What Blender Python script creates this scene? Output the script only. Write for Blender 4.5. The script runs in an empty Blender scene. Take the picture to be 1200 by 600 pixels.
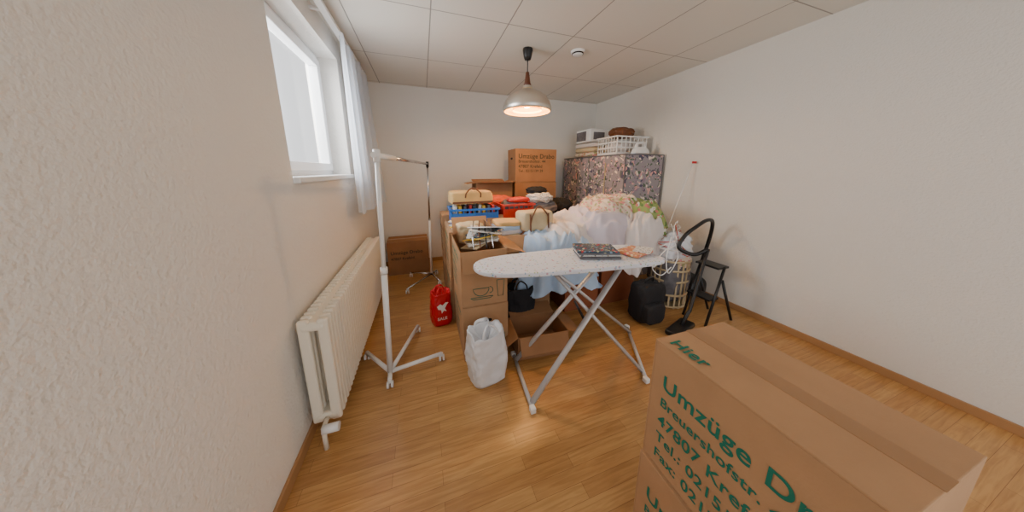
import bpy, bmesh, math, random
from mathutils import Vector, Matrix, noise, Euler
random.seed(7)
C=bpy.context.scene.collection
W=bpy.context.scene

# ---------------------------------------------------------------- materials
def srgb(r,g,b):
    f=lambda c:(c/255/12.92) if c/255<=.04045 else ((c/255+.055)/1.055)**2.4
    return (f(r),f(g),f(b),1)
def newmat(name):
    m=bpy.data.materials.new(name); m.use_nodes=True
    nt=m.node_tree; b=nt.nodes['Principled BSDF']
    return m,nt,b
def mat(name,col,rough=.6,metal=0,bump=0,bscale=60,var=0,vscale=6,stretch=None,**kw):
    m,nt,b=newmat(name); N=nt.nodes; L=nt.links
    b.inputs['Roughness'].default_value=rough; b.inputs['Metallic'].default_value=metal
    b.inputs['Base Color'].default_value=col
    tc=N.new('ShaderNodeTexCoord'); mp=N.new('ShaderNodeMapping'); L.new(tc.outputs['Object'],mp.inputs[0])
    if stretch: mp.inputs['Scale'].default_value=stretch
    if var:
        n=N.new('ShaderNodeTexNoise'); n.inputs['Scale'].default_value=vscale; n.inputs['Detail'].default_value=5
        L.new(mp.outputs[0],n.inputs['Vector'])
        r=N.new('ShaderNodeValToRGB'); r.color_ramp.elements[0].position=.3; r.color_ramp.elements[1].position=.7
        r.color_ramp.elements[0].color=(col[0]*(1-var),col[1]*(1-var),col[2]*(1-var),1)
        r.color_ramp.elements[1].color=(min(1,col[0]*(1+var)),min(1,col[1]*(1+var)),min(1,col[2]*(1+var)),1)
        L.new(n.outputs['Fac'],r.inputs[0]); L.new(r.outputs[0],b.inputs['Base Color'])
    if bump:
        n=N.new('ShaderNodeTexNoise'); n.inputs['Scale'].default_value=bscale; n.inputs['Detail'].default_value=3
        L.new(mp.outputs[0],n.inputs['Vector'])
        bp=N.new('ShaderNodeBump'); bp.inputs['Strength'].default_value=bump; bp.inputs['Distance'].default_value=.01
        L.new(n.outputs['Fac'],bp.inputs['Height']); L.new(bp.outputs[0],b.inputs['Normal'])
    for k,v in kw.items(): b.inputs[k].default_value=v
    return m
def spots(name,base,cols,scale=12,thr=.35,rough=.8,jit=.4):
    """fabric print: scattered coloured motifs on a ground colour"""
    m,nt,b=newmat(name); N=nt.nodes; L=nt.links
    b.inputs['Roughness'].default_value=rough
    tc=N.new('ShaderNodeTexCoord')
    ns=N.new('ShaderNodeTexNoise'); ns.inputs['Scale'].default_value=scale*1.2; ns.inputs['Detail'].default_value=2
    L.new(tc.outputs['Object'],ns.inputs['Vector'])
    mx=N.new('ShaderNodeVectorMath'); mx.operation='SCALE'; mx.inputs['Scale'].default_value=jit/scale*2
    L.new(ns.outputs['Color'],mx.inputs[0])
    ad=N.new('ShaderNodeVectorMath'); L.new(tc.outputs['Object'],ad.inputs[0]); L.new(mx.outputs[0],ad.inputs[1])
    prev=None
    for i,c in enumerate(cols):
        v=N.new('ShaderNodeTexVoronoi'); v.inputs['Scale'].default_value=scale*(1+.23*i)
        of=N.new('ShaderNodeVectorMath'); of.inputs[1].default_value=(i*3.7,i*1.9,i*2.3)
        L.new(ad.outputs[0],of.inputs[0]); L.new(of.outputs[0],v.inputs['Vector'])
        lt=N.new('ShaderNodeMath'); lt.operation='LESS_THAN'; lt.inputs[1].default_value=thr
        L.new(v.outputs['Distance'],lt.inputs[0])
        mix=N.new('ShaderNodeMix'); mix.data_type='RGBA'
        L.new(lt.outputs[0],mix.inputs['Factor'])
        if prev is None: mix.inputs['A'].default_value=base
        else: L.new(prev,mix.inputs['A'])
        mix.inputs['B'].default_value=c; prev=mix.outputs['Result']
    L.new(prev,b.inputs['Base Color'])
    return m

def floor_mat():
    m,nt,b=newmat('laminate_oak'); N=nt.nodes; L=nt.links
    tc=N.new('ShaderNodeTexCoord')
    br=N.new('ShaderNodeTexBrick'); L.new(tc.outputs['Object'],br.inputs['Vector'])
    br.inputs['Scale'].default_value=1; br.inputs['Brick Width'].default_value=.62; br.inputs['Row Height'].default_value=.066
    br.inputs['Mortar Size'].default_value=.0009; br.inputs['Mortar Smooth'].default_value=.3; br.offset=.37; br.offset_frequency=2
    br.inputs['Color1'].default_value=srgb(208,160,100); br.inputs['Color2'].default_value=srgb(190,140,84)
    br.inputs['Mortar'].default_value=srgb(146,100,56)
    mp=N.new('ShaderNodeMapping'); mp.inputs['Scale'].default_value=(2.2,30,1); L.new(tc.outputs['Object'],mp.inputs[0])
    n=N.new('ShaderNodeTexNoise'); n.inputs['Scale'].default_value=2.2; n.inputs['Detail'].default_value=7; n.inputs['Distortion'].default_value=.8
    L.new(mp.outputs[0],n.inputs['Vector'])
    r=N.new('ShaderNodeValToRGB'); r.color_ramp.elements[0].position=.35; r.color_ramp.elements[0].color=(.74,.68,.6,1)
    r.color_ramp.elements[1].position=.62; r.color_ramp.elements[1].color=(1,1,1,1)
    L.new(n.outputs['Fac'],r.inputs[0])
    mx=N.new('ShaderNodeMix'); mx.data_type='RGBA'; mx.blend_type='MULTIPLY'; mx.inputs['Factor'].default_value=.85
    L.new(br.outputs['Color'],mx.inputs['A']); L.new(r.outputs[0],mx.inputs['B'])
    L.new(mx.outputs['Result'],b.inputs['Base Color'])
    b.inputs['Roughness'].default_value=.28
    return m
def ceil_mat():
    m,nt,b=newmat('ceiling_tiles'); N=nt.nodes; L=nt.links
    tc=N.new('ShaderNodeTexCoord'); sp=N.new('ShaderNodeSeparateXYZ'); L.new(tc.outputs['Object'],sp.inputs[0])
    def line(out,off,per):
        a=N.new('ShaderNodeMath'); a.operation='SUBTRACT'; a.inputs[1].default_value=off; L.new(out,a.inputs[0])
        p=N.new('ShaderNodeMath'); p.operation='PINGPONG'; p.inputs[1].default_value=per/2; L.new(a.outputs[0],p.inputs[0])
        l=N.new('ShaderNodeMath'); l.operation='LESS_THAN'; l.inputs[1].default_value=.0045; L.new(p.outputs[0],l.inputs[0])
        return l.outputs[0]
    a=line(sp.outputs['X'],.134,.612); c=line(sp.outputs['Y'],3.2,.94)
    mx=N.new('ShaderNodeMath'); mx.operation='MAXIMUM'; L.new(a,mx.inputs[0]); L.new(c,mx.inputs[1])
    mix=N.new('ShaderNodeMix'); mix.data_type='RGBA'; L.new(mx.outputs[0],mix.inputs['Factor'])
    mix.inputs['A'].default_value=srgb(226,222,212); mix.inputs['B'].default_value=srgb(158,153,144)
    L.new(mix.outputs['Result'],b.inputs['Base Color'])
    bp=N.new('ShaderNodeBump'); bp.invert=True; bp.inputs['Distance'].default_value=.004; L.new(mx.outputs[0],bp.inputs['Height']); L.new(bp.outputs[0],b.inputs['Normal'])
    b.inputs['Roughness'].default_value=.5
    return m

M={}
M['floor']=floor_mat(); M['ceil']=ceil_mat()
M['wall']=mat('wall_woodchip',srgb(230,226,218),.9,bump=.4,bscale=90)
M['wallL']=mat('wall_plaster',srgb(236,232,225),.9,bump=.6,bscale=70)
M['white']=mat('white_lacquer',srgb(240,240,238),.3)
M['upvc']=mat('window_upvc',srgb(244,245,246),.3)
M['rad']=mat('radiator_enamel',srgb(238,230,212),.35)
M['card']=mat('cardboard',srgb(176,136,98),.85,var=.1,vscale=5,bump=.1,bscale=150)
M['card2']=mat('cardboard_dark',srgb(152,110,74),.85,var=.1,vscale=5)
M['card3']=mat('cardboard_red',srgb(150,86,54),.85,var=.1,vscale=5)
M['tape']=mat('packing_tape',srgb(160,118,78),.3)
M['dark']=mat('dark_hole',srgb(35,24,16),.9)
M['green']=mat('green_print',srgb(10,112,92),.8)
M['dgreen']=mat('dark_print',srgb(50,56,40),.8)
M['black']=mat('black_plastic',srgb(22,22,24),.35)
M['blackcloth']=mat('black_fabric',srgb(26,26,30),.8,bump=.3)
M['chrome']=mat('chrome',srgb(200,200,205),.2,metal=1)
M['alu']=mat('brushed_aluminium',srgb(222,216,206),.36,metal=1,bump=.05,stretch=(1,1,20))
M['legs']=mat('silver_paint',srgb(206,208,212),.35,metal=.3)
M['wood']=mat('lamp_teak',srgb(92,48,26),.45,var=.2,stretch=(1,1,.2),vscale=30)
M['shadein']=mat('shade_inner_glow_tint',srgb(255,214,130),.5)  # warm glow of the bulb is painted into the inner shade colour
M['cover']=spots('board_cover',srgb(222,225,232),[srgb(200,160,172),srgb(150,180,205),srgb(176,192,150)],24,.18,jit=.05)
M['cloth']=mat('white_cotton',srgb(222,214,210),.9,bump=.15,bscale=10,var=.05)
M['lilac']=mat('lilac_white_cotton',srgb(212,202,210),.9,bump=.15,bscale=10,var=.05)
M['blue']=mat('pale_blue_cotton',srgb(180,205,233),.9,bump=.15,bscale=10)
M['greenc']=spots('green_print_cloth',srgb(150,166,96),[srgb(225,222,205),srgb(100,130,70),srgb(200,120,110)],12,.3)
M['pattern']=spots('paisley_print',srgb(224,208,188),[srgb(196,146,112),srgb(160,168,118),srgb(215,150,150)],14,.32)
M['floral']=spots('floral_canvas',srgb(158,150,154),[srgb(100,104,104),srgb(160,152,156),srgb(88,84,106),srgb(226,172,162),srgb(240,226,208),srgb(156,132,150),srgb(92,108,88)],5.2,.28,jit=1.1)
M['redbag']=mat('red_plastic',srgb(205,22,38),.35,bump=.5,bscale=18)
M['whitebag']=mat('white_plastic_film',srgb(228,230,234),.35,bump=.6,bscale=16,var=.05)
M['bluecr']=mat('blue_plastic',srgb(30,110,200),.4)
M['redcr']=mat('red_crate_plastic',srgb(205,50,36),.4)
M['orange']=mat('orange_fabric',srgb(214,84,40),.8,bump=.3)
M['tan']=mat('tan_canvas',srgb(218,180,118),.8,bump=.3,bscale=25,var=.12)
M['beige']=mat('beige_canvas',srgb(208,188,150),.85,bump=.3,bscale=30,var=.12)
M['brown']=mat('brown_leather',srgb(112,66,36),.6,bump=.2)
M['grey']=mat('grey_fabric',srgb(110,108,112),.8,var=.3,vscale=14)
M['paper']=spots('newsprint',srgb(222,220,214),[srgb(90,90,96),srgb(170,140,110)],45,.25)
M['mag']=spots('magazine_cover',srgb(60,76,92),[srgb(190,60,60),srgb(200,196,150),srgb(120,150,170)],26,.28,rough=.25)
M['pink']=spots('gift_wrap',srgb(214,140,96),[srgb(222,110,130),srgb(240,215,170)],24,.32,rough=.4)
M['yellow']=mat('yellow_card',srgb(236,196,70),.6)
M['red']=mat('red_tag',srgb(200,30,40),.5)
M['base']=mat('baseboard_oak',srgb(176,132,88),.5)
m,nt,b=newmat('window_glass'); nt.nodes.remove(b)
t=nt.nodes.new('ShaderNodeBsdfTransparent'); g=nt.nodes.new('ShaderNodeBsdfGlossy'); g.inputs['Roughness'].default_value=.02
mx=nt.nodes.new('ShaderNodeMixShader'); mx.inputs[0].default_value=.06
nt.links.new(t.outputs[0],mx.inputs[1]); nt.links.new(g.outputs[0],mx.inputs[2]); nt.links.new(mx.outputs[0],nt.nodes['Material Output'].inputs[0]); M['glass']=m
m,nt,b=newmat('sheer_curtain'); b.inputs['Base Color'].default_value=srgb(232,238,246); b.inputs['Roughness'].default_value=.9
tl=nt.nodes.new('ShaderNodeBsdfTranslucent'); tl.inputs[0].default_value=srgb(232,240,250)
t=nt.nodes.new('ShaderNodeBsdfTransparent'); a=nt.nodes.new('ShaderNodeMixShader'); a.inputs[0].default_value=.5
nt.links.new(b.outputs[0],a.inputs[1]); nt.links.new(tl.outputs[0],a.inputs[2])
mx=nt.nodes.new('ShaderNodeMixShader'); mx.inputs[0].default_value=.15
nt.links.new(a.outputs[0],mx.inputs[1]); nt.links.new(t.outputs[0],mx.inputs[2]); nt.links.new(mx.outputs[0],nt.nodes['Material Output'].inputs[0]); M['sheer']=m
m,nt,b=newmat('bulb_glow'); b.inputs['Emission Color'].default_value=(1,.62,.2,1); b.inputs['Emission Strength'].default_value=30; M['bulb']=m

# ---------------------------------------------------------------- helpers
def link(o,parent=None):
    C.objects.link(o)
    if parent is not None:
        o.parent=parent
        if parent.get('w'): o.matrix_parent_inverse=Matrix.Translation(parent.location).inverted()
    return o
def grp(name,loc=(0,0,0),rz=0,world=False):
    e=bpy.data.objects.new(name,None); e.location=loc; e.rotation_euler=(0,0,rz); e.empty_display_size=.1
    C.objects.link(e)
    if world: e['w']=1
    return e
def mobj(name,vs,fs,m,parent=None,smooth=False,bev=0,seg=2,solid=0,sub=0):
    me=bpy.data.meshes.new(name); me.from_pydata([tuple(v) for v in vs],[],fs); me.update()
    bm=bmesh.new(); bm.from_mesh(me); bmesh.ops.recalc_face_normals(bm,faces=bm.faces); bm.to_mesh(me); bm.free()
    me.materials.append(m)
    o=bpy.data.objects.new(name,me); link(o,parent)
    if smooth:
        for p in me.polygons: p.use_smooth=True
    if solid:
        s=o.modifiers.new('s','SOLIDIFY'); s.thickness=solid; s.offset=0
    if bev:
        s=o.modifiers.new('b','BEVEL'); s.width=bev; s.segments=seg; s.limit_method='ANGLE'
    if sub:
        s=o.modifiers.new('u','SUBSURF'); s.levels=sub; s.render_levels=sub
    return o
CF=[(0,1,3,2),(4,6,7,5),(0,4,5,1),(2,3,7,6),(0,2,6,4),(1,5,7,3)]
def cube(c,s,rot=None):
    vs=[]
    for i in (-1,1):
        for j in (-1,1):
            for k in (-1,1):
                v=Vector((i*s[0]/2,j*s[1]/2,k*s[2]/2))
                if rot is not None: v.rotate(Euler(rot))
                vs.append(v+Vector(c))
    return vs,CF
def boxes(name,lst,m,parent=None,bev=0,seg=2):
    """lst of (center,size[,rot]) joined to one mesh"""
    vs=[];fs=[]
    for it in lst:
        a,f=cube(*it); n=len(vs); vs+=a; fs+=[tuple(i+n for i in q) for q in f]
    return mobj(name,vs,fs,m,parent,bev=bev,seg=seg)
def ab(x0,x1,y0,y1,z0,z1): return ((x0+x1)/2,(y0+y1)/2,(z0+z1)/2),(x1-x0,y1-y0,z1-z0)
def cat(pts,n=8):
    P=[Vector(p) for p in pts]; P=[P[0]*2-P[1]]+P+[P[-1]*2-P[-2]]; out=[]
    for i in range(1,len(P)-2):
        for k in range(n):
            t=k/n; a,b,c,d=P[i-1:i+3]
            out.append(.5*((2*b)+(c-a)*t+(2*a-5*b+4*c-d)*t*t+(3*b-a-3*c+d)*t**3))
    out.append(P[-2]); return out
def tube(name,pts,r,m,parent=None,smooth=False,seg=10,sx=1):
    P=[Vector(p) for p in pts]
    if smooth: P=cat(P)
    vs=[];fs=[]; up=None
    for i,p in enumerate(P):
        d=(P[min(i+1,len(P)-1)]-P[max(i-1,0)]).normalized()
        if up is None:
            up=Vector((0,0,1)) if abs(d.z)<.9 else Vector((1,0,0))
        s=d.cross(up).normalized(); up=s.cross(d).normalized()
        for k in range(seg):
            a=2*math.pi*k/seg; vs.append(p+s*math.cos(a)*r*sx+up*math.sin(a)*r)
    for i in range(len(P)-1):
        for k in range(seg):
            fs.append((i*seg+k,i*seg+(k+1)%seg,(i+1)*seg+(k+1)%seg,(i+1)*seg+k))
    fs.append(tuple(range(seg))); fs.append(tuple((len(P)-1)*seg+k for k in range(seg)))
    o=mobj(name,vs,fs,m,parent)
    for p in o.data.polygons: p.use_smooth=len(p.vertices)==4
    return o
def lathe(name,prof,m,c=(0,0,0),parent=None,seg=48,solid=0):
    vs=[];fs=[]
    for r,z in prof:
        for k in range(seg):
            a=2*math.pi*k/seg; vs.append((c[0]+r*math.cos(a),c[1]+r*math.sin(a),c[2]+z))
    for i in range(len(prof)-1):
        for k in range(seg):
            fs.append((i*seg+k,i*seg+(k+1)%seg,(i+1)*seg+(k+1)%seg,(i+1)*seg+k))
    return mobj(name,vs,fs,m,parent,smooth=True,solid=solid)
def text(name,s,size,loc,rot,m,parent,ext=.0):
    cu=bpy.data.curves.new(name,'FONT'); cu.body=s; cu.size=size; cu.extrude=ext; cu.offset=size*.016; cu.space_character=1.05
    cu.materials.append(m); o=bpy.data.objects.new(name,cu); o.location=loc; o.rotation_euler=rot; link(o,parent); return o
def blob(name,c,s,m,parent=None,seed=0,amp=.12,p=2.6,freq=3,nu=56,nv=30,flat=True,taper=0,rz=0):
    """soft crumpled bag / bundle"""
    vs=[];fs=[]; R=Matrix.Rotation(rz,3,'Z')
    for j in range(nv+1):
        ph=-math.pi/2+math.pi*j/nv
        for i in range(nu):
            th=2*math.pi*i/nu
            f=lambda x,e:math.copysign(abs(x)**e,x)
            e=2/p
            x=f(math.cos(ph),e)*f(math.cos(th),e); y=f(math.cos(ph),e)*f(math.sin(th),e); z=f(math.sin(ph),e)
            q=Vector((x,y,z))
            n=noise.noise(q*freq+Vector((seed*7.1,seed*3.3,0)))*amp+(.5-abs(noise.noise(q*freq*1.7+Vector((seed,0,seed)))))*amp*.6
            q=q*(1+n); tp=1-taper*(z+1)/2
            v=R@Vector((q.x*s[0]/2*tp,q.y*s[1]/2*tp,0))
            Z=c[2]+s[2]/2+q.z*s[2]/2
            if flat: Z=max(Z,c[2])
            vs.append((c[0]+v.x,c[1]+v.y,Z))
    for j in range(nv):
        for i in range(nu):
            fs.append((j*nu+i,j*nu+(i+1)%nu,(j+1)*nu+(i+1)%nu,(j+1)*nu+i))
    return mobj(name,vs,fs,m,parent,smooth=True)
def drape(name,c,rx,ry,rz,zt,zb,m,parent,seed=0,fold=.03,wr=.03,n=120,skew=(0,0),p=2.8,dome=.04):
    """cloth laid over a heap with hanging, folded edges"""
    vs=[];fs=[]
    R2=Matrix.Rotation(seed*1.1,3,'Z')
    for j in range(n+1):
        for i in range(n+1):
            u=-1+2*i/n; v=-1+2*j/n
            r=max(1e-6,(abs(u)**p+abs(v)**p)**(1/p)); rr=min(r,1.12)
            if r>rr: u*=rr/r; v*=rr/r; r=rr
            k=r if r<.72 else .72+(r-.72)*.5
            k/=r
            x=u*k*rx; y=v*k*ry
            t=max(0,min(1,(r-.5)/.62)); t=t*t*(3-2*t)
            an=math.atan2(v,u)
            q=Vector((u*rx*2.2+seed*5,v*ry*2.2,seed))
            fo=fold*t*(math.sin(an*11+5*noise.noise(q*1.2)))
            x+=math.cos(an)*fo; y+=math.sin(an)*fo
            zz=zt+skew[0]*u+skew[1]*v-dome*r*r
            w=R2@q; w=Vector((w.x*1.0,w.y*2.6,w.z))+Vector((noise.noise(q*1.5),noise.noise(q*1.5+Vector((9,0,0))),0))*.9
            ridge=(.35-math.sqrt(noise.noise(w*1.2)**2+.002))*wr*1.5+(.3-math.sqrt(noise.noise(w*2.6)**2+.002))*wr*.9
            z=zz-(zz-zb)*t+(noise.noise(q*.8)*wr*.7+ridge)*(1-.5*t)
            if r>=1.0: z+=noise.noise(Vector((an*2,seed,3)))*.06
            vs.append((x,y,z))
    for j in range(n):
        for i in range(n):
            a=j*(n+1)+i; fs.append((a,a+1,a+n+2,a+n+1))
    R=Matrix.Rotation(rz,3,'Z'); vs=[R@Vector(q)+Vector((c[0],c[1],0)) for q in vs]
    return mobj(name,vs,fs,m,parent,smooth=True,solid=.006)

# ---------------------------------------------------------------- room
XL,XR,YB,YN,H=-.68,3.06,4.2,-1.6,2.63
boxes('floor',[ab(XL-.3,XR+.2,YN,YB+.2,-.1,0)],M['floor'])
boxes('ceiling',[ab(XL-.3,XR+.2,YN,YB+.2,H,H+.1)],M['ceil'])
boxes('wall_back',[ab(XL-.3,XR+.2,YB,YB+.2,0,H)],M['wall'])
boxes('wall_right',[ab(XR,XR+.2,YN,YB,0,H)],M['wall'])
WY0,WY1,WZ0,WZ1=1.75,2.98,1.41,2.45
boxes('wall_left',[ab(XL-.25,XL,YN,WY0,0,H),ab(XL-.25,XL,WY1,YB+.2,0,H),ab(XL-.25,XL,WY0,WY1,0,WZ0),ab(XL-.25,XL,WY0,WY1,WZ1,H)],M['wallL'])
boxes('baseboard_back',[ab(XL,XR,YB-.015,YB,0,.06)],M['base'],bev=.003)
boxes('baseboard_right',[ab(XR-.015,XR,YN,YB-.015,0,.06)],M['base'],bev=.003)
boxes('baseboard_left',[ab(XL,XL+.015,YN,YB-.015,0,.06)],M['base'],bev=.003)
w=grp('window_1',(XL-.2,(WY0+WY1)/2,WZ0),world=True)
fx0,fx1=XL-.22,XL-.15; ym=(WY0+WY1)/2
def frame(y0,y1,z0,z1,t,x0,x1): return [ab(x0,x1,y0,y1,z0,z0+t),ab(x0,x1,y0,y1,z1-t,z1),ab(x0,x1,y0,y0+t,z0+t,z1-t),ab(x0,x1,y1-t,y1,z0+t,z1-t)]
boxes('outer_frame',frame(WY0,WY1,WZ0,WZ1,.05,fx0,fx1),M['upvc'],w,bev=.005)
boxes('sash',frame(WY0+.04,WY1-.04,WZ0+.04,WZ1-.04,.065,fx0+.015,fx1+.02),M['upvc'],w,bev=.006)
boxes('pane',[ab(fx0+.04,fx0+.046,WY0+.1,WY1-.1,WZ0+.1,WZ1-.1)],M['glass'],w)
boxes('handle',[ab(fx1+.02,fx1+.05,WY0+.06,WY0+.085,1.85,1.88),ab(fx1+.04,fx1+.055,WY0+.06,WY0+.085,1.76,1.88)],M['white'],w,bev=.004)
boxes('window_sill',[ab(XL-.15,XL+.035,WY0-.0,WY1,WZ0-.03,WZ0+.005)],M['white'],bev=.006)
cr=grp('curtain_rail',(XL+.09,2.4,2.56),world=True)
boxes('rail',[ab(XL+.06,XL+.11,1.4,3.8,2.565,2.59)],M['white'],cr,bev=.004)
boxes('brackets',[ab(XL,XL+.07,y,y+.03,2.57,2.585) for y in (1.5,2.4,3.6)],M['white'],cr)
def curtain(name,y0,y1,zt,zb,x,ph=0,flare=0):
    vs=[];fs=[];nu=150;nv=30
    for j in range(nv+1):
        t=j/nv
        for i in range(nu+1):
            s=i/nu; yy=y0+(y1-y0)*s
            a=.03*(.6+.5*t)
            xx=x+flare*t*s+a*math.sin(s*52+ph+.6*math.sin(t*2+s*3))+.014*math.sin(s*21+1)
            vs.append((xx,yy,zt+(zb-zt)*t+(.008*math.sin(s*30) if j==nv else 0)))
    for j in range(nv):
        for i in range(nu):
            a=j*(nu+1)+i; fs.append((a,a+1,a+nu+2,a+nu+1))
    return mobj(name,vs,fs,M['sheer'],None,smooth=True)
curtain('sheer_curtain',2.68,3.72,2.565,1.05,XL+.1,flare=.08)
# radiator (cast column)
rg=grp('radiator',(-.575,2.35,.0),world=True)
y0,y1=1.42,3.2; n=40; L_=[]; 
for i in range(n):
    y=y0+(i+.5)*(y1-y0)/n
    for x in (-.62,-.535): L_.append(ab(x-.026,x+.026,y-.015,y+.015,.10,.71))
boxes('columns',L_,M['rad'],rg,bev=.012,seg=3)
for nm,z in (('top_header',.67),('bottom_header',.13)):
    boxes(nm,[ab(-.635,-.52,y0+.003,y1-.003,z-.025,z+.025)],M['rad'],rg,bev=.02,seg=3)
tube('valve_pipe',[(-.575,y0+.0,.13),(-.575,y0-.06,.13),(-.575,y0-.06,.0)],.012,M['rad'],rg)
tube('valve_head',[(-.575,y0-.07,.13),(-.50,y0-.07,.13)],.022,M['white'],rg,seg=16)
boxes('feet',[ab(-.6,-.55,y,y+.03,0,.11) for y in (1.6,2.35,3.1)],M['rad'],rg)

# ---------------------------------------------------------------- pendant lamp
lx,ly=1.06,2.61
lp=grp('pendant_lamp',(lx,ly,H),world=True)
lathe('ceiling_rose',[(0,0),(.048,0),(.05,-.015),(.04,-.07),(.03,-.1),(0,-.1)],M['black'],(lx,ly,H),lp)
tube('cord',[(lx,ly,2.55),(lx,ly,2.4)],.005,M['black'],lp)
lathe('wood_cap',[(0,0),(.014,0),(.018,-.01),(.03,-.1),(.045,-.135),(0,-.135)],M['wood'],(lx,ly,2.42),lp)
lathe('shade',[(.045,2.29),(.05,2.28),(.058,2.262),(.085,2.245),(.14,2.22),(.19,2.185),(.225,2.14),(.245,2.09),(.248,2.06),(.235,2.045)],M['alu'],(lx,ly,0),lp)
lathe('shade_inside',[(.04,2.28),(.085,2.238),(.14,2.212),(.185,2.178),(.22,2.135),(.24,2.09),(.243,2.062),(.235,2.045)],M['shadein'],(lx,ly,0),lp)
lathe('inner_ring',[(.15,2.075),(.15,2.055)],M['shadein'],(lx,ly,0),lp)
lathe('bulb',[(0,.0),(.03,.008),(.045,.035),(.043,.06),(.025,.1),(.018,.13)],M['bulb'],(lx,ly,2.08),lp)
sd=grp('smoke_detector',(1.56,2.5,H),world=True)
lathe('housing',[(0,-.035),(.045,-.035),(.052,-.03),(.056,-.012),(.068,-.01),(.07,0)],M['white'],(1.56,2.5,H),sd)
lathe('vent_ring',[(.0535,-.03),(.057,-.028),(.057,-.018),(.0535,-.016)],M['dark'],(1.56,2.5,H),sd)

# ---------------------------------------------------------------- moving boxes
def moving_box(loc,size,rz=0,m='card',open_=False,side=None,front=None,name='moving_box',pm='dgreen',ts=1,flap=.16,tape=True,fl=(2.2,1.9,2.6,1.2),sz0=0,motif=False):
    w_,d,h=size; t=.006
    g=grp(name,loc,rz); m_=M[m]
    L=[ab(-w_/2,w_/2,-d/2,d/2,0,t),ab(-w_/2,w_/2,-d/2,-d/2+t,t,h-t),ab(-w_/2,w_/2,d/2-t,d/2,t,h-t),
       ab(-w_/2,-w_/2+t,-d/2+t,d/2-t,t,h-t),ab(w_/2-t,w_/2,-d/2+t,d/2-t,t,h-t)]
    if open_:
        for sx,an in ((-1,fl[0]),(1,fl[1])):
            f=min(flap,w_/2); c=Vector((sx*(w_/2+f/2*math.sin(an)),0,h-t+f/2*math.cos(an)))
            L.append((c,(f,d-.01,.004),(0,-sx*(math.pi/2-an),0)))
        for sy,an in ((-1,fl[2]),(1,fl[3])):
            f=min(flap,d/2); c=Vector((0,sy*(d/2+f/2*math.sin(an)),h-t+f/2*math.cos(an)))
            L.append((c,(w_-.02,f,.004),(sy*(math.pi/2-an),0,0)))
    else:
        long_x=w_>d
        if long_x: L+=[ab(-w_/2,w_/2,-d/2,-.002,h-t,h),ab(-w_/2,w_/2,.002,d/2,h-t,h)]
        else: L+=[ab(-w_/2,-.002,-d/2,d/2,h-t,h),ab(.002,w_/2,-d/2,d/2,h-t,h)]
        if tape:
            if long_x: boxes('tape',[ab(-w_/2-.001,w_/2+.001,-.025,.025,h,h+.001)],M['tape'],g)
            else: boxes('tape',[ab(-.025,.025,-d/2-.001,d/2+.001,h,h+.001)],M['tape'],g)
    boxes('carton',L,m_,g,bev=.002)
    def oval(nm,c,ax):
        vs=[]
        for k in range(24):
            a=2*math.pi*k/24; p=math.copysign(abs(math.cos(a))**.6,math.cos(a))*.045; q=math.sin(a)*.015
            vs.append((c[0]+(p if ax=='y' else 0),c[1]+(p if ax=='x' else 0),c[2]+q))
        mobj(nm,vs,[tuple(range(24))],M['dark'],g)  # flat dark oval on the carton face, painted shade of an open hole
    if w_>d: oval('hand_hole_shade_1',(-w_/2-.0012,0,h*.72),'x'); oval('hand_hole_shade_2',(w_/2+.0012,0,h*.72),'x')
    else: oval('hand_hole_shade_1',(0,-d/2-.0012,h*.72),'y'); oval('hand_hole_shade_2',(0,d/2+.0012,h*.72),'y')
    if side:
        for i,(s,sz,z) in enumerate(side):
            text('side_print_%d'%i,s,sz*ts,(-w_/2-.0015,d/2-.045,z+sz0),(math.pi/2,0,-math.pi/2),M[pm],g)
    if front:
        for i,(s,sz,z) in enumerate(front):
            text('front_print_%d'%i,s,sz*ts,(-w_/2+.04,-d/2-.0015,z),(math.pi/2,0,0),M[pm],g)
    if motif:
        y=-d/2-.002
        cc=lambda cx,cz,r,a0,a1,n=18:[(cx+r*math.cos(a0+(a1-a0)*k/n),y,cz+r*math.sin(a0+(a1-a0)*k/n)) for k in range(n+1)]
        tube('motif_cup',cc(-.03,.14,.06,math.pi,2*math.pi)+[(-.09,y,.14)],.0022,M[pm],g,seg=6)
        tube('motif_ear',cc(.035,.12,.025,-1.6,1.6),.0022,M[pm],g,seg=6)
        tube('motif_saucer',[(-.11,y,.07),(.06,y,.07),(.04,y,.055),(-.09,y,.055),(-.11,y,.07)],.002,M[pm],g,seg=6)
        tube('motif_glass',[(.09,y,.19),(.1,y,.06),(.14,y,.06),(.15,y,.19),(.09,y,.19)],.0022,M[pm],g,seg=6)
    return g
ADDR=[('Umzüge Drabo',.08,.3),('Breuershofstr. 44',.05,.235),('47807 Krefeld',.06,.165),('Tel.: 02151/39',.055,.1),('Fax: 02151/39',.055,.035)]
small=[(s,z*.8,h_+.03) for s,z,h_ in ADDR]
def stack(x0,x1,y0,y1,hs,z=0,jit=.004,**kw):
    """boxes piled on one another"""
    for i,h in enumerate(hs):
        last=i==len(hs)-1
        k=dict(kw)
        if not last: k['open_']=False
        moving_box(((x0+x1)/2+random.uniform(-jit,jit),(y0+y1)/2+random.uniform(-jit,jit),z),(x1-x0-.015,y1-y0-.015,h-.002),random.uniform(-.008,.008),**k); z+=h
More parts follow.
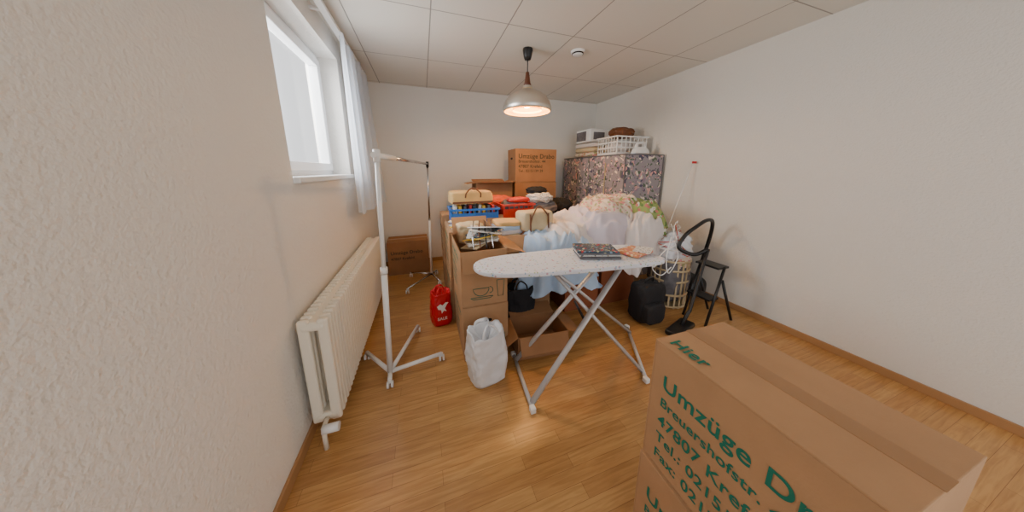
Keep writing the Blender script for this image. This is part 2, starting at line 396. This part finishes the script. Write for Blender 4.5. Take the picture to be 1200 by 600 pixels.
# near stack beside the camera
for i,z in enumerate((0,.452)):
    g=moving_box((.855+(-.01 if i==0 else 0),.32,z),(.32,.48,.45),-.02,side=ADDR,pm='green',ts=.9)
text('top_print','Hier',.06,(-.14,.21,.4535),(0,0,-math.pi/2),M['green'],g)
stack(.21,.575,1.745,2.33,[.45,.44],side=small,pm='green',open_=True,fl=(.35,1.9,2.9,.5),motif=True)
stack(.19,.56,2.36,2.95,[.45,.44],side=small,pm='green')
stack(.17,.55,2.98,3.33,[.45,.5],side=small)
stack(.6,1.18,2.2,2.55,[.44,.42],open_=True,fl=(.5,1.4,2.6,.6))
stack(.6,1.2,2.58,2.93,[.44,.43])
stack(.6,1.2,2.96,3.33,[.44,.43])
stack(.66,1.18,3.4,3.76,[.43,.43,.44],m='card2',open_=True,flap=.12,fl=(1.7,1.2,1.5,1.3))
stack(1.21,1.87,3.4,3.76,[.43,.43,.43],m='card2')
stack(1.22,1.86,3.4,3.76,[.46],z=1.29,m='card2',front=[('Umzüge Drabo',.085,.33),('Breuershofstr. 44',.055,.27),('47807 Krefeld',.06,.2),('Tel.: 02151/39 29',.05,.14)],tape=True)
stack(1.25,1.85,2.72,3.3,[.44,.44])
stack(1.3,1.72,2.12,2.58,[.5],m='card3'); stack(1.74,2.2,2.12,2.58,[.5],m='card3')
moving_box((-.265,3.93,0),(.54,.36,.48),.03,front=[('Umzüge Drabo',.065,.3),('47807 Krefeld',.05,.22)],m='card2')
moving_box((.83,1.76,0),(.42,.3,.2),-.08,m='card2',open_=True,flap=.13)

# ---------------------------------------------------------------- fabric wardrobe
wg=grp('fabric_wardrobe',(2.7,3.35,0),world=True)
wx0,wx1,wy0,wy1,wh=2.4,3.02,2.64,4.12,1.65
vs=[];fs=[]
def panel(o,u,v,nu,nv,amp,seed,nrm):
    n0=len(vs)
    for j in range(nv+1):
        for i in range(nu+1):
            p=Vector(o)+Vector(u)*(i/nu)+Vector(v)*(j/nv)
            e=min(i,nu-i)/nu*min(j,nv-j)/nv*4; e=min(1,e*3)
            p+=Vector(nrm)*(noise.noise(p*4+Vector((seed,0,0)))*amp+.006*math.sin(i*1.3))*e
            vs.append(p)
    for j in range(nv):
        for i in range(nu):
            a=n0+j*(nu+1)+i; fs.append((a,a+1,a+nu+2,a+nu+1))
dX,dY,dZ=wx1-wx0,wy1-wy0,wh
panel((wx0,wy1,0),(0,-dY,0),(0,0,dZ),50,40,.02,1,(-1,0,0))
panel((wx0,wy0,0),(dX,0,0),(0,0,dZ),24,40,.02,2,(0,-1,0))
panel((wx0,wy0,dZ),(dX,0,0),(0,dY,0),20,40,.012,3,(0,0,-1))
panel((wx1,wy0,0),(0,dY,0),(0,0,dZ),10,10,0,4,(1,0,0))
panel((wx0,wy1,0),(dX,0,0),(0,0,dZ),10,10,0,5,(0,1,0))
mobj('cover',vs,fs,M['floral'],wg,smooth=True)
for i,(a,b_) in enumerate([((wx0,wy0,0),(wx0,wy0,wh)),((wx0,3.38,0),(wx0,3.38,wh)),((wx1,wy0,0),(wx1,wy0,wh)),((wx0,wy0,wh),(wx1,wy0,wh)),((wx0,wy0,wh),(wx0,wy1,wh))]):
    tube('piping_%d'%i,[a,b_],.008,M['grey'],wg)
tube('zip',[(wx0-.012,3.0,.02),(wx0-.012,3.0,wh-.1)],.006,M['beige'],wg)

def crate(name,loc,size,m,rz=0,nb=6,rows=3,lip=.018,solid=False):
    """plastic lattice crate"""
    w_,d,h=size; g=grp(name,loc,rz); t=.008; L=[ab(-w_/2,w_/2,-d/2,d/2,0,.01)]
    if solid: L+=[ab(-w_/2+.002,w_/2-.002,s*d/2-s*.003-.001,s*d/2-s*.003+.001,.01,h-.05) for s in (-1,1)]+[ab(s*w_/2-s*.003-.001,s*w_/2-s*.003+.001,-d/2+.002,d/2-.002,.01,h-.05) for s in (-1,1)]
    for z in [0.01+k*(h-.03)/rows for k in range(rows+1)]:
        hh=.02
        L+=[ab(-w_/2,w_/2,-d/2,-d/2+t,z,z+hh),ab(-w_/2,w_/2,d/2-t,d/2,z,z+hh),ab(-w_/2,-w_/2+t,-d/2+t,d/2-t,z,z+hh),ab(w_/2-t,w_/2,-d/2+t,d/2-t,z,z+hh)]
    for k in range(nb+1):
        x=-w_/2+.008+k*(w_-.016)/nb; y=-d/2+.008+k*(d-.016)/nb
        for s in (-1,1):
            L.append(((x,s*(d/2-t/2),h/2),(.012,t*.9,h-.01))); L.append(((s*(w_/2-t/2),y,h/2),(t*.9,.012,h-.01)))
    for s in (-1,1):
        L.append(((0,s*(d/2+.004),h-.01),(w_+.03,.022,lip))); L.append(((s*(w_/2+.004),0,h-.01),(.022,d+.008,lip)))
    boxes('lattice',L,m,g,bev=.0015,seg=1); return g
crate('plastic_basket',(2.69,3.06,wh+.014),(.5,.4,.24),M['white'],0,7,3)
g=grp('folded_linen',(2.66,3.05,wh+.03),world=True); blob('linen',(2.69,3.06,wh+.03),(.42,.32,.17),M['cloth'],g,3)
blob('leather_bag',(2.72,3.12,wh+.25),(.34,.26,.15),M['brown'],None,5)
g=grp('blanket_stack',(2.63,3.7,wh+.01),world=True)
for i,(mm) in enumerate(('pattern','beige','cloth')):
    blob('blanket_%d'%i,(2.66,3.66,wh+.01+i*.07),(.42,.6,.08),M[mm],g,i,p=4,amp=.05)
g=grp('toaster_oven',(2.62,3.55,wh+.23),world=True)
boxes('body',[ab(2.44,2.8,3.46,3.84,wh+.235,wh+.43)],M['white'],g,bev=.015)
boxes('door',[ab(2.434,2.441,3.56,3.82,wh+.26,wh+.4)],M['grey'],g,bev=.004)
boxes('front_window',[ab(2.5,2.7,3.454,3.461,wh+.27,wh+.38)],M['grey'],g,bev=.004)
def slab(name,outl,levels,m,parent,rz=0,c=(0,0,0)):
    vs=[];fs=[];n=len(outl);R=Matrix.Rotation(rz,3,'Z')
    for z,s,ox in levels:
        for x,y in outl: vs.append(R@Vector((x*s+ox,y*s,z))+Vector(c))
    for j in range(len(levels)-1):
        for k in range(n): fs.append((j*n+k,j*n+(k+1)%n,(j+1)*n+(k+1)%n,(j+1)*n+k))
    fs.append(tuple(range(n))); fs.append(tuple((len(levels)-1)*n+k for k in range(n)))
    return mobj(name,vs,fs,m,parent,bev=.003)
g=grp('steam_iron',(2.66,2.76,wh+.012),world=True)
out=[(-.12,-.05),(-.12,.05),(-.05,.06),(.03,.05),(.09,.028),(.125,0),(.09,-.028),(.03,-.05),(-.05,-.06)]
out=[(x*1.25,y*1.25) for x,y in out]
slab('soleplate',out,[(0,1,0),(.012,1,0)],M['chrome'],g,math.pi+.2,(2.7,2.75,wh+.012))
slab('body',out,[(.012,.98,0),(.06,.85,-.005),(.09,.55,-.02)],M['white'],g,math.pi+.2,(2.7,2.75,wh+.012))
R=Matrix.Rotation(math.pi+.2,3,'Z')
tube('handle',[R@Vector(q)+Vector((2.7,2.75,wh+.012)) for q in [(.07,0,.06),(.05,0,.125),(-.03,0,.145),(-.1,0,.13),(-.13,0,.04)]],.016,M['white'],g,True)

# ---------------------------------------------------------------- clothes racks
rk=grp('clothes_rack',(-.3,1.77,0),world=True)
A=Vector((-.305,1.76,.06)); T=Vector((-.255,1.77,1.54)); B=Vector((.03,3.5,.06)); U=Vector((.065,3.56,1.535))
mid=A.lerp(T,.5)
tube('post_lower',[A,mid],.019,M['white'],rk,seg=14); tube('post_upper',[mid,T],.014,M['white'],rk,seg=14)
tube('post_collar',[A.lerp(T,.49),A.lerp(T,.52)],.023,M['white'],rk,seg=14)
tube('far_post_lower',[B,B.lerp(U,.5)],.016,M['white'],rk); tube('far_post_upper',[B.lerp(U,.5),U],.012,M['chrome'],rk)
d=(U-T)
tube('hanging_rail',[T-d*.02,T+d*1.02],.014,M['chrome'],rk,seg=12)
tube('rail_sleeve',[T-d*.03,T+d*.2],.018,M['white'],rk,seg=12)
tube('rail_end_cap',[T+Vector((0,0,-.04)),T+Vector((0,0,.035))],.021,M['white'],rk,seg=12)
tube('far_end_cap',[U+Vector((0,0,-.04)),U+Vector((0,0,.03))],.018,M['black'],rk,seg=12)
def caster(g,p,i):
    tube('caster_stem_%d'%i,[p+Vector((0,0,.065)),p+Vector((0,0,.04))],.012,M['white'],g)
    for s in (-1,1): tube('caster_%d_%d'%(i,s),[p+Vector((s*.006,0,.024)),p+Vector((s*.02,0,.024))],.023,M['white'],g,seg=18)
k=0
for p in [(-.5,2.03),(-.13,2.27),(.05,1.83),(-.3,1.68)]:
    q=Vector((p[0],p[1],0)); tube('foot_%d'%k,[A,q+Vector((0,0,.06))],.015,M['white'],rk); caster(rk,q,k); k+=1
for p in [(-.26,3.1),(.12,3.22),(-.24,3.62),(.1,3.6)]:
    q=Vector((p[0],p[1],0)); tube('foot_%d'%k,[B,q+Vector((0,0,.06))],.012,M['chrome'],rk); caster(rk,q,k); k+=1

# ---------------------------------------------------------------- ironing board
ib=grp('ironing_board',(.93,1.45,0),world=True)
E0=Vector((.265,1.52,.86)); E1=Vector((1.56,1.40,.86)); L0=(E1-E0).length; ang=math.atan2(E1.y-E0.y,E1.x-E0.x)
hw=[(0,.0),(.004,.045),(.015,.08),(.035,.11),(.06,.133),(.09,.15),(.16,.172),(.3,.195),(.55,.21),(.9,.21),(.97,.19),(1,.15)]
outl=[(s*L0,v) for s,v in hw]+[(s*L0,-v) for s,v in hw[::-1][:-1]]
slab('padded_top',outl,[(-.028,.985,.01),(-.02,1,0),(-.004,1,0),(.0,.99,.007)],M['cover'],ib,ang,E0)
R=Matrix.Rotation(ang,3,'Z')
def bp(s,v,z): return R@Vector((s*L0,v,z-.86))+E0
for i,v in enumerate((-.11,.11)):
    tube('under_rail_%d'%i,[bp(.15,v,.82),bp(.9,v,.82)],.01,M['legs'],ib)
tube('leg_a1',[(.55,1.235,.02),bp(.78,-.09,.82)],.014,M['legs'],ib,sx=1.5)
tube('leg_a2',[(.585,1.62,.02),bp(.78,.09,.82)],.014,M['legs'],ib,sx=1.5)
tube('foot_bar_a',[(.545,1.2,.02),(.59,1.68,.02)],.014,M['legs'],ib)
tube('leg_b1',[(1.42,1.22,.02),bp(.38,-.05,.82)],.013,M['legs'],ib,sx=1.5)
tube('leg_b2',[(1.68,1.62,.02),bp(.38,.05,.82)],.013,M['legs'],ib,sx=1.5)
tube('foot_bar_b',[(1.39,1.16,.02),(1.71,1.68,.02)],.014,M['legs'],ib)
tube('cross_bolt',[(.98,1.33,.45),(1.06,1.58,.45)],.009,M['black'],ib)
tube('top_bar_a',[bp(.78,-.12,.82),bp(.78,.12,.82)],.01,M['legs'],ib); tube('top_bar_b',[bp(.38,-.12,.82),bp(.38,.12,.82)],.01,M['legs'],ib)
boxes('feet_caps',[((.545,1.2,.018),(.035,.04,.036)),((.592,1.69,.018),(.035,.04,.036)),((1.385,1.15,.018),(.035,.04,.036)),((1.715,1.69,.018),(.035,.04,.036))],M['white'],ib,bev=.006)
g=grp('magazine_stack',(1.13,1.46,.861),-.35)
for i in range(4):
    boxes('magazine_%d'%i,[((random.uniform(-.008,.008),random.uniform(-.008,.008),.010+i*.013),(.28,.2,.012),(0,0,random.uniform(-.06,.06)))],M['mag' if i==3 else ('paper' if i%2 else 'grey')],g,bev=.002)
g=grp('gift_packet',(1.42,1.40,.862),.3)
boxes('packet',[((0,0,.012),(.22,.17,.02))],M['pink'],g,bev=.006)
boxes('envelope',[((.05,-.04,.026),(.16,.11,.006),(0,0,.3))],M['paper'],g)

# ---------------------------------------------------------------- bedding pile
bg=grp('bedding_pile',(1.6,2.35,.5),world=True)
drape('blue_sheet',(1.2,2.2),.52,.36,-.05,.84,.34,M['blue'],bg,2,.04,.07)
drape('white_duvet',(1.42,2.32),.58,.4,.1,.95,.5,M['cloth'],bg,1,.03,.10,skew=(.09,.03))
drape('white_blanket',(1.82,2.32),.54,.42,.1,1.03,.5,M['lilac'],bg,3,.03,.10,skew=(.05,.03))
drape('patterned_throw',(1.98,2.38),.5,.34,.15,1.13,.82,M['pattern'],bg,4,.02,.07,skew=(.0,.02))
drape('green_cover',(2.2,2.26),.2,.42,.9,1.12,.8,M['greenc'],bg,6,.02,.07,skew=(-.02,.0))
drape('folded_sheet',(2.16,2.1),.36,.24,.1,.98,.45,M['cloth'],bg,8,.03,.09)

# ---------------------------------------------------------------- clutter on the boxes
crate('blue_crate',(.5,2.78,.892),(.5,.32,.17),M['bluecr'],-.03,8,3,solid=True)
g=grp('file_folders',(.5,2.78,.91),-.03)
for i in range(9):
    boxes('folder_%d'%i,[((-.2+i*.05,random.uniform(-.01,.01),.09),(.03,.25,.17+random.uniform(0,.03)),(0,random.uniform(-.1,.1),0))],M[('paper','yellow','grey','redcr','mag')[i%5]],g,bev=.003)
g=grp('tan_handbag',(.47,2.74,1.1),.05)
blob('body',(0,0,.01),(.44,.24,.13),M['tan'],g,11,amp=.06,p=9,freq=2)
tube('handle',[(-.08,-.122,.08),(-.07,-.14,.13),(0,-.1,.175),(.07,-.14,.13),(.08,-.122,.08)],.007,M['brown'],g,True)
boxes('trim',[((0,-.122,.03),(.42,.006,.018))],M['brown'],g,bev=.002)
crate('red_crate',(.97,2.76,.872),(.36,.3,.22),M['redcr'],.05,6,3,solid=True)
g=grp('dark_clothes',(.97,2.76,.9),world=True); blob('bundle',(.97,2.76,.89),(.3,.24,.25),M['grey'],g,12)
blob('red_garment',(1.0,2.7,1.1),(.26,.14,.06),M['redcr'],g,17)
g=grp('canvas_tote',(1.04,2.34,.86),.1)
blob('bag_body',(0,0,0),(.34,.2,.2),M['beige'],g,13,amp=.07,p=7,freq=2)
tube('handle_1',[(-.1,-.11,.08),(-.08,-.12,.17),(0,-.09,.25),(.08,-.12,.17),(.1,-.11,.08)],.007,M['brown'],g,True)
for s in (-1,1): tube('strap_%d'%s,[(s*.1,-.115,.01),(s*.1,-.112,.1),(s*.1,-.105,.18)],.005,M['brown'],g,True,sx=2.5)
g=grp('folded_towels',(.75,2.38,.8),.15)
for i,mm in enumerate(('beige','cloth','blue','tan')):
    blob('towel_%d'%i,(random.uniform(-.02,.02),0,i*.04),(.25,.24,.055),M[mm],g,60+i,p=5,amp=.06,rz=random.uniform(-.2,.2))
g=grp('paper_pile',(.38,2.5,.894),.1)
for i in range(7):
    boxes('sheet_%d'%i,[((random.uniform(-.03,.03),random.uniform(-.03,.03),.006+i*.011),(.25,.19,.009),(random.uniform(-.02,.02),random.uniform(-.02,.02),random.uniform(-.5,.5)))],M[('paper','white','yellow','paper','blue','beige','paper')[i]],g,bev=.001)
g=grp('shopping_bag',(.4,2.1,.84),world=True)
blob('bag',(.36,2.2,.84),(.22,.2,.16),M['beige'],g,14,amp=.12,p=6,freq=2)
for i in range(7):
    boxes('newspaper_%d'%i,[((.40+.012*i,1.97+.008*i,.885+i*.018),(.25,.2,.008),(random.uniform(-.25,.25),random.uniform(-.25,.25),random.uniform(-.6,.6)))],M[('beige','paper','yellow','paper','mag','paper','white')[i]],g,bev=.002)
for i in range(4):
    x=.32+i*.05; tube('frame_rod_%d'%i,[(x,1.80,.88),(x+.02,1.94,.98),(x+.07,2.16,1.02)],.005,(M['chrome'],M['brown'],M['black'])[i%3],g,True)
g=grp('grey_clothes_bundle',(1.45,3.0,.88),world=True)
blob('bundle_1',(1.42,3.0,.885),(.36,.36,.2),M['grey'],g,21,amp=.2); blob('bundle_2',(1.38,2.95,1.06),(.3,.26,.12),M['paper'],g,22,amp=.2); blob('bundle_3',(1.36,3.0,1.15),(.24,.2,.1),M['blackcloth'],g,25,amp=.2)
blob('dark_jacket',(1.73,3.05,.885),(.24,.4,.2),M['blackcloth'],None,23,amp=.2)
blob('orange_cloth',(.88,3.12,.875),(.45,.28,.26),M['orange'],None,24,amp=.2)

# ---------------------------------------------------------------- bags on the floor
def carrier(name,loc,size,m,seed,rz=0,logo=False):
    w_,d,h=size; g=grp(name,loc,rz); vs=[];fs=[];nu=72;nv=44
    for j in range(nv+1):
        t=j/nv
        if t<.8: z=h*t/.8; r=.86+.16*math.sin(min(1,t/.5)*math.pi/2)-.14*max(0,t-.35)/.45
        else: z=h*(1-(t-.8)/.2*.35); r=(.86)*(1-(t-.8)/.2*.98)
        if j==0: r=.02
        if j==1: r=.8; z=0.0
        for i in range(nu):
            th=2*math.pi*i/nu; e=.62
            x=math.copysign(abs(math.cos(th))**e,math.cos(th)); y=math.copysign(abs(math.sin(th))**e,math.sin(th))
            q=Vector((x*1.6,y*1.6,t*3.2+seed)); n=noise.noise(q)*.16+(.3-abs(noise.noise(q*2.6)))*.12+abs(noise.noise(q*1.7))*.08-.03
            k=r*(1+(n if j>1 else 0)); zz=z+(noise.noise(Vector((th*1.5,seed,0)))*.06*h*3 if j>nv*.7 else 0)*min(1,(t-.6)*3)
            vs.append((x*w_/2*k,y*d/2*k,max(0,zz)))
    for j in range(nv):
        for i in range(nu): fs.append((j*nu+i,j*nu+(i+1)%nu,(j+1)*nu+(i+1)%nu,(j+1)*nu+i))
    mobj('bag',vs,fs,m,g,smooth=True)
    for s,nm in ((-1,'handle_1'),(1,'handle_2')):
        y=s*d*.36
        tube(nm,[(-w_*.2,y,h*.9),(-w_*.16,y*.9,h*1.06),(0,y*.5,h*1.13),(w_*.16,y*.9,h*1.06),(w_*.2,y,h*.9)],.006,m,g,True,sx=2)
    return g
carrier('white_plastic_bag',(.345,1.56,0),(.28,.22,.38),M['whitebag'],3,.2)
rb=carrier('red_carrier_bag',(.085,2.36,0),(.2,.17,.33),M['redbag'],9,.1)
eag=[(-.05,.03),(-.02,.05),(0,.035),(.03,.06),(.055,.055),(.035,.03),(.02,.0),(.035,-.03),(.01,-.02),(-.01,-.045),(-.015,-.01),(-.04,.0)]
mobj('bird_logo',[(x,-.112,.2+z) for x,z in eag],[tuple(range(12))],M['white'],rb)
text('bag_print','SALE',.04,(-.05,-.113,.09),(math.pi/2,0,0),M['white'],rb)
carrier('black_carrier_bag',(.77,2.04,0),(.28,.18,.42),M['blackcloth'],15,.0)
g=grp('black_rucksack',(2.0,1.76,0),world=True)
blob('body',(2.0,1.76,0),(.3,.22,.4),M['blackcloth'],g,31,amp=.07,p=4)
blob('front_pocket',(1.97,1.64,.04),(.22,.09,.2),M['blackcloth'],g,32,amp=.05,p=4)
tube('top_loop',[(1.94,1.76,.36),(1.96,1.74,.44),(2.03,1.74,.44),(2.05,1.76,.36)],.01,M['black'],g,True)

# ---------------------------------------------------------------- laundry basket with hangers
bx,by=2.52,1.98
lb=grp('laundry_basket',(bx,by,0),world=True)
L_=[]; 
for i in range(22):
    a=2*math.pi*i/22
    L_.append(((bx+.19*math.cos(a),by+.19*math.sin(a),.26),(.01,.016,.52),(0,0,a)))
boxes('slats',L_,M['beige'],lb)
for i,z in enumerate((.02,.15,.3,.42,.52)):
    lathe('hoop_%d'%i,[(.188,z-.01),(.2,z-.01),(.2,z+.01),(.188,z+.01),(.188,z-.01)],M['beige'],(bx,by,0),lb)
lathe('bottom',[(0,.01),(.19,.01)],M['beige'],(bx,by,0),lb)
blob('laundry',(bx,by,.03),(.36,.36,.62),M['grey'],lb,41,amp=.1,p=3)
blob('plastic_wrap',(bx-.04,by-.04,.5),(.34,.3,.3),M['whitebag'],lb,43,amp=.25,p=2.5)
blob('packets',(bx,by-.1,.42),(.2,.18,.2),M['pattern'],lb,44,amp=.2)
for i in range(9):
    a=random.uniform(-1,1); cx=bx-.08+random.uniform(-.1,.1); cy=by-.12+random.uniform(-.06,.08); cz=.76+random.uniform(-.1,.08)
    R=Euler((random.uniform(-.5,.5),random.uniform(-.5,.5),a)).to_matrix()
    tube('hanger_%d'%i,[R@Vector(q)*.85+Vector((cx,cy,cz)) for q in [(0,0,.1),(.02,0,.13),(.04,0,.1),(.0,0,.06),(-.19,0,-.04),(-.18,0,-.055),(.18,0,-.055),(.19,0,-.04),(0,0,.06)]],.004,M['white'] if i%3 else M['redcr'],lb)
tube('cable',[(2.3,1.82,.8),(2.22,1.78,.6),(2.25,1.76,.45),(2.36,1.77,.6),(2.33,1.8,.75)],.005,M['white'],lb,True)
tube('cable_2',[(2.28,1.82,.7),(2.15,1.8,.62),(2.1,1.82,.5),(2.2,1.8,.42),(2.3,1.78,.5)],.005,M['white'],lb,True)
g=grp('flag_stick',(2.9,2.2,.0),world=True)
tube('stick',[(2.54,2.29,.0),(3.0,2.22,1.53)],.005,M['white'],g)
boxes('tag',[((3.01,2.21,1.545),(.06,.012,.025))],M['red'],g)
# ---------------------------------------------------------------- vacuum cleaner
v=grp('vacuum_cleaner',(2.5,1.5,0),world=True)
boxes('floor_head',[((2.15,1.5,.03),(.34,.13,.05),(0,0,.3))],M['black'],v,bev=.018,seg=3)
tube('wand',[(2.17,1.51,.05),(2.3,1.54,.16),(2.52,1.62,.6),(2.58,1.64,.7)],.016,M['black'],v,seg=14)
tube('hose',[(2.58,1.64,.7),(2.48,1.7,.64),(2.36,1.77,.7),(2.42,1.77,.82),(2.52,1.75,.9),(2.66,1.75,.96),(2.8,1.78,.93),(2.89,1.84,.74),(2.88,1.88,.45),(2.86,1.9,.22)],.018,M['black'],v,True,seg=14)
blob('canister',(2.87,2.0,.03),(.26,.36,.24),M['black'],v,51,amp=.0,p=3.2)
for s in (-1,1): tube('wheel_%d'%s,[(2.87+s*.12,2.08,.08),(2.87+s*.145,2.08,.08)],.08,M['black'],v,seg=28)
g=grp('folding_step',(2.6,1.5,0),world=True)
for i,(y) in enumerate((1.46,1.68)):
    tube('leg_f_%d'%i,[(2.42,y,.01),(2.66,y+.06,.55)],.012,M['black'],g); tube('leg_r_%d'%i,[(2.78,y,.01),(2.64,y+.05,.42)],.012,M['black'],g)
boxes('treads',[((2.53,1.6,.25),(.13,.22,.02)),((2.65,1.63,.54),(.15,.22,.02))],M['black'],g,bev=.004)

# ---------------------------------------------------------------- light
wd=bpy.data.worlds.new('overcast_daylight'); W.world=wd; wd.use_nodes=True
bgn=wd.node_tree.nodes['Background']; bgn.inputs[0].default_value=(.97,.98,1,1); bgn.inputs[1].default_value=1.6
def area(name,loc,rot,sx,sy,e,col):
    l=bpy.data.lights.new(name,'AREA'); l.shape='RECTANGLE'; l.size=sx; l.size_y=sy; l.energy=e; l.color=col
    o=bpy.data.objects.new(name,l); o.location=loc; o.rotation_euler=rot; C.objects.link(o); return o
area('window_daylight',(XL-.6,(WY0+WY1)/2+.0,2.2),(0,math.radians(-76),0),1.3,1.3,85,(.98,.99,1))
l=bpy.data.lights.new('lamp_bulb_light','POINT'); l.energy=23; l.color=(1,.6,.24); l.shadow_soft_size=.05
o=bpy.data.objects.new('lamp_bulb_light',l); o.location=(lx,ly,2.06); o.parent=lp; o.matrix_parent_inverse=Matrix.Translation(lp.location).inverted(); C.objects.link(o)

# ---------------------------------------------------------------- camera
psi,th=math.radians(18.94),math.radians(11.31)
fw=Vector((math.sin(psi)*math.cos(th),math.cos(psi)*math.cos(th),-math.sin(th)))
cam=bpy.data.cameras.new('camera'); cam.sensor_width=36; cam.lens=9.0; cam.shift_y=-40/1200; cam.clip_start=.02
co=bpy.data.objects.new('camera',cam); co.location=(0,0,1.45)
co.rotation_euler=fw.to_track_quat('-Z','Y').to_euler(); C.objects.link(co); W.camera=co
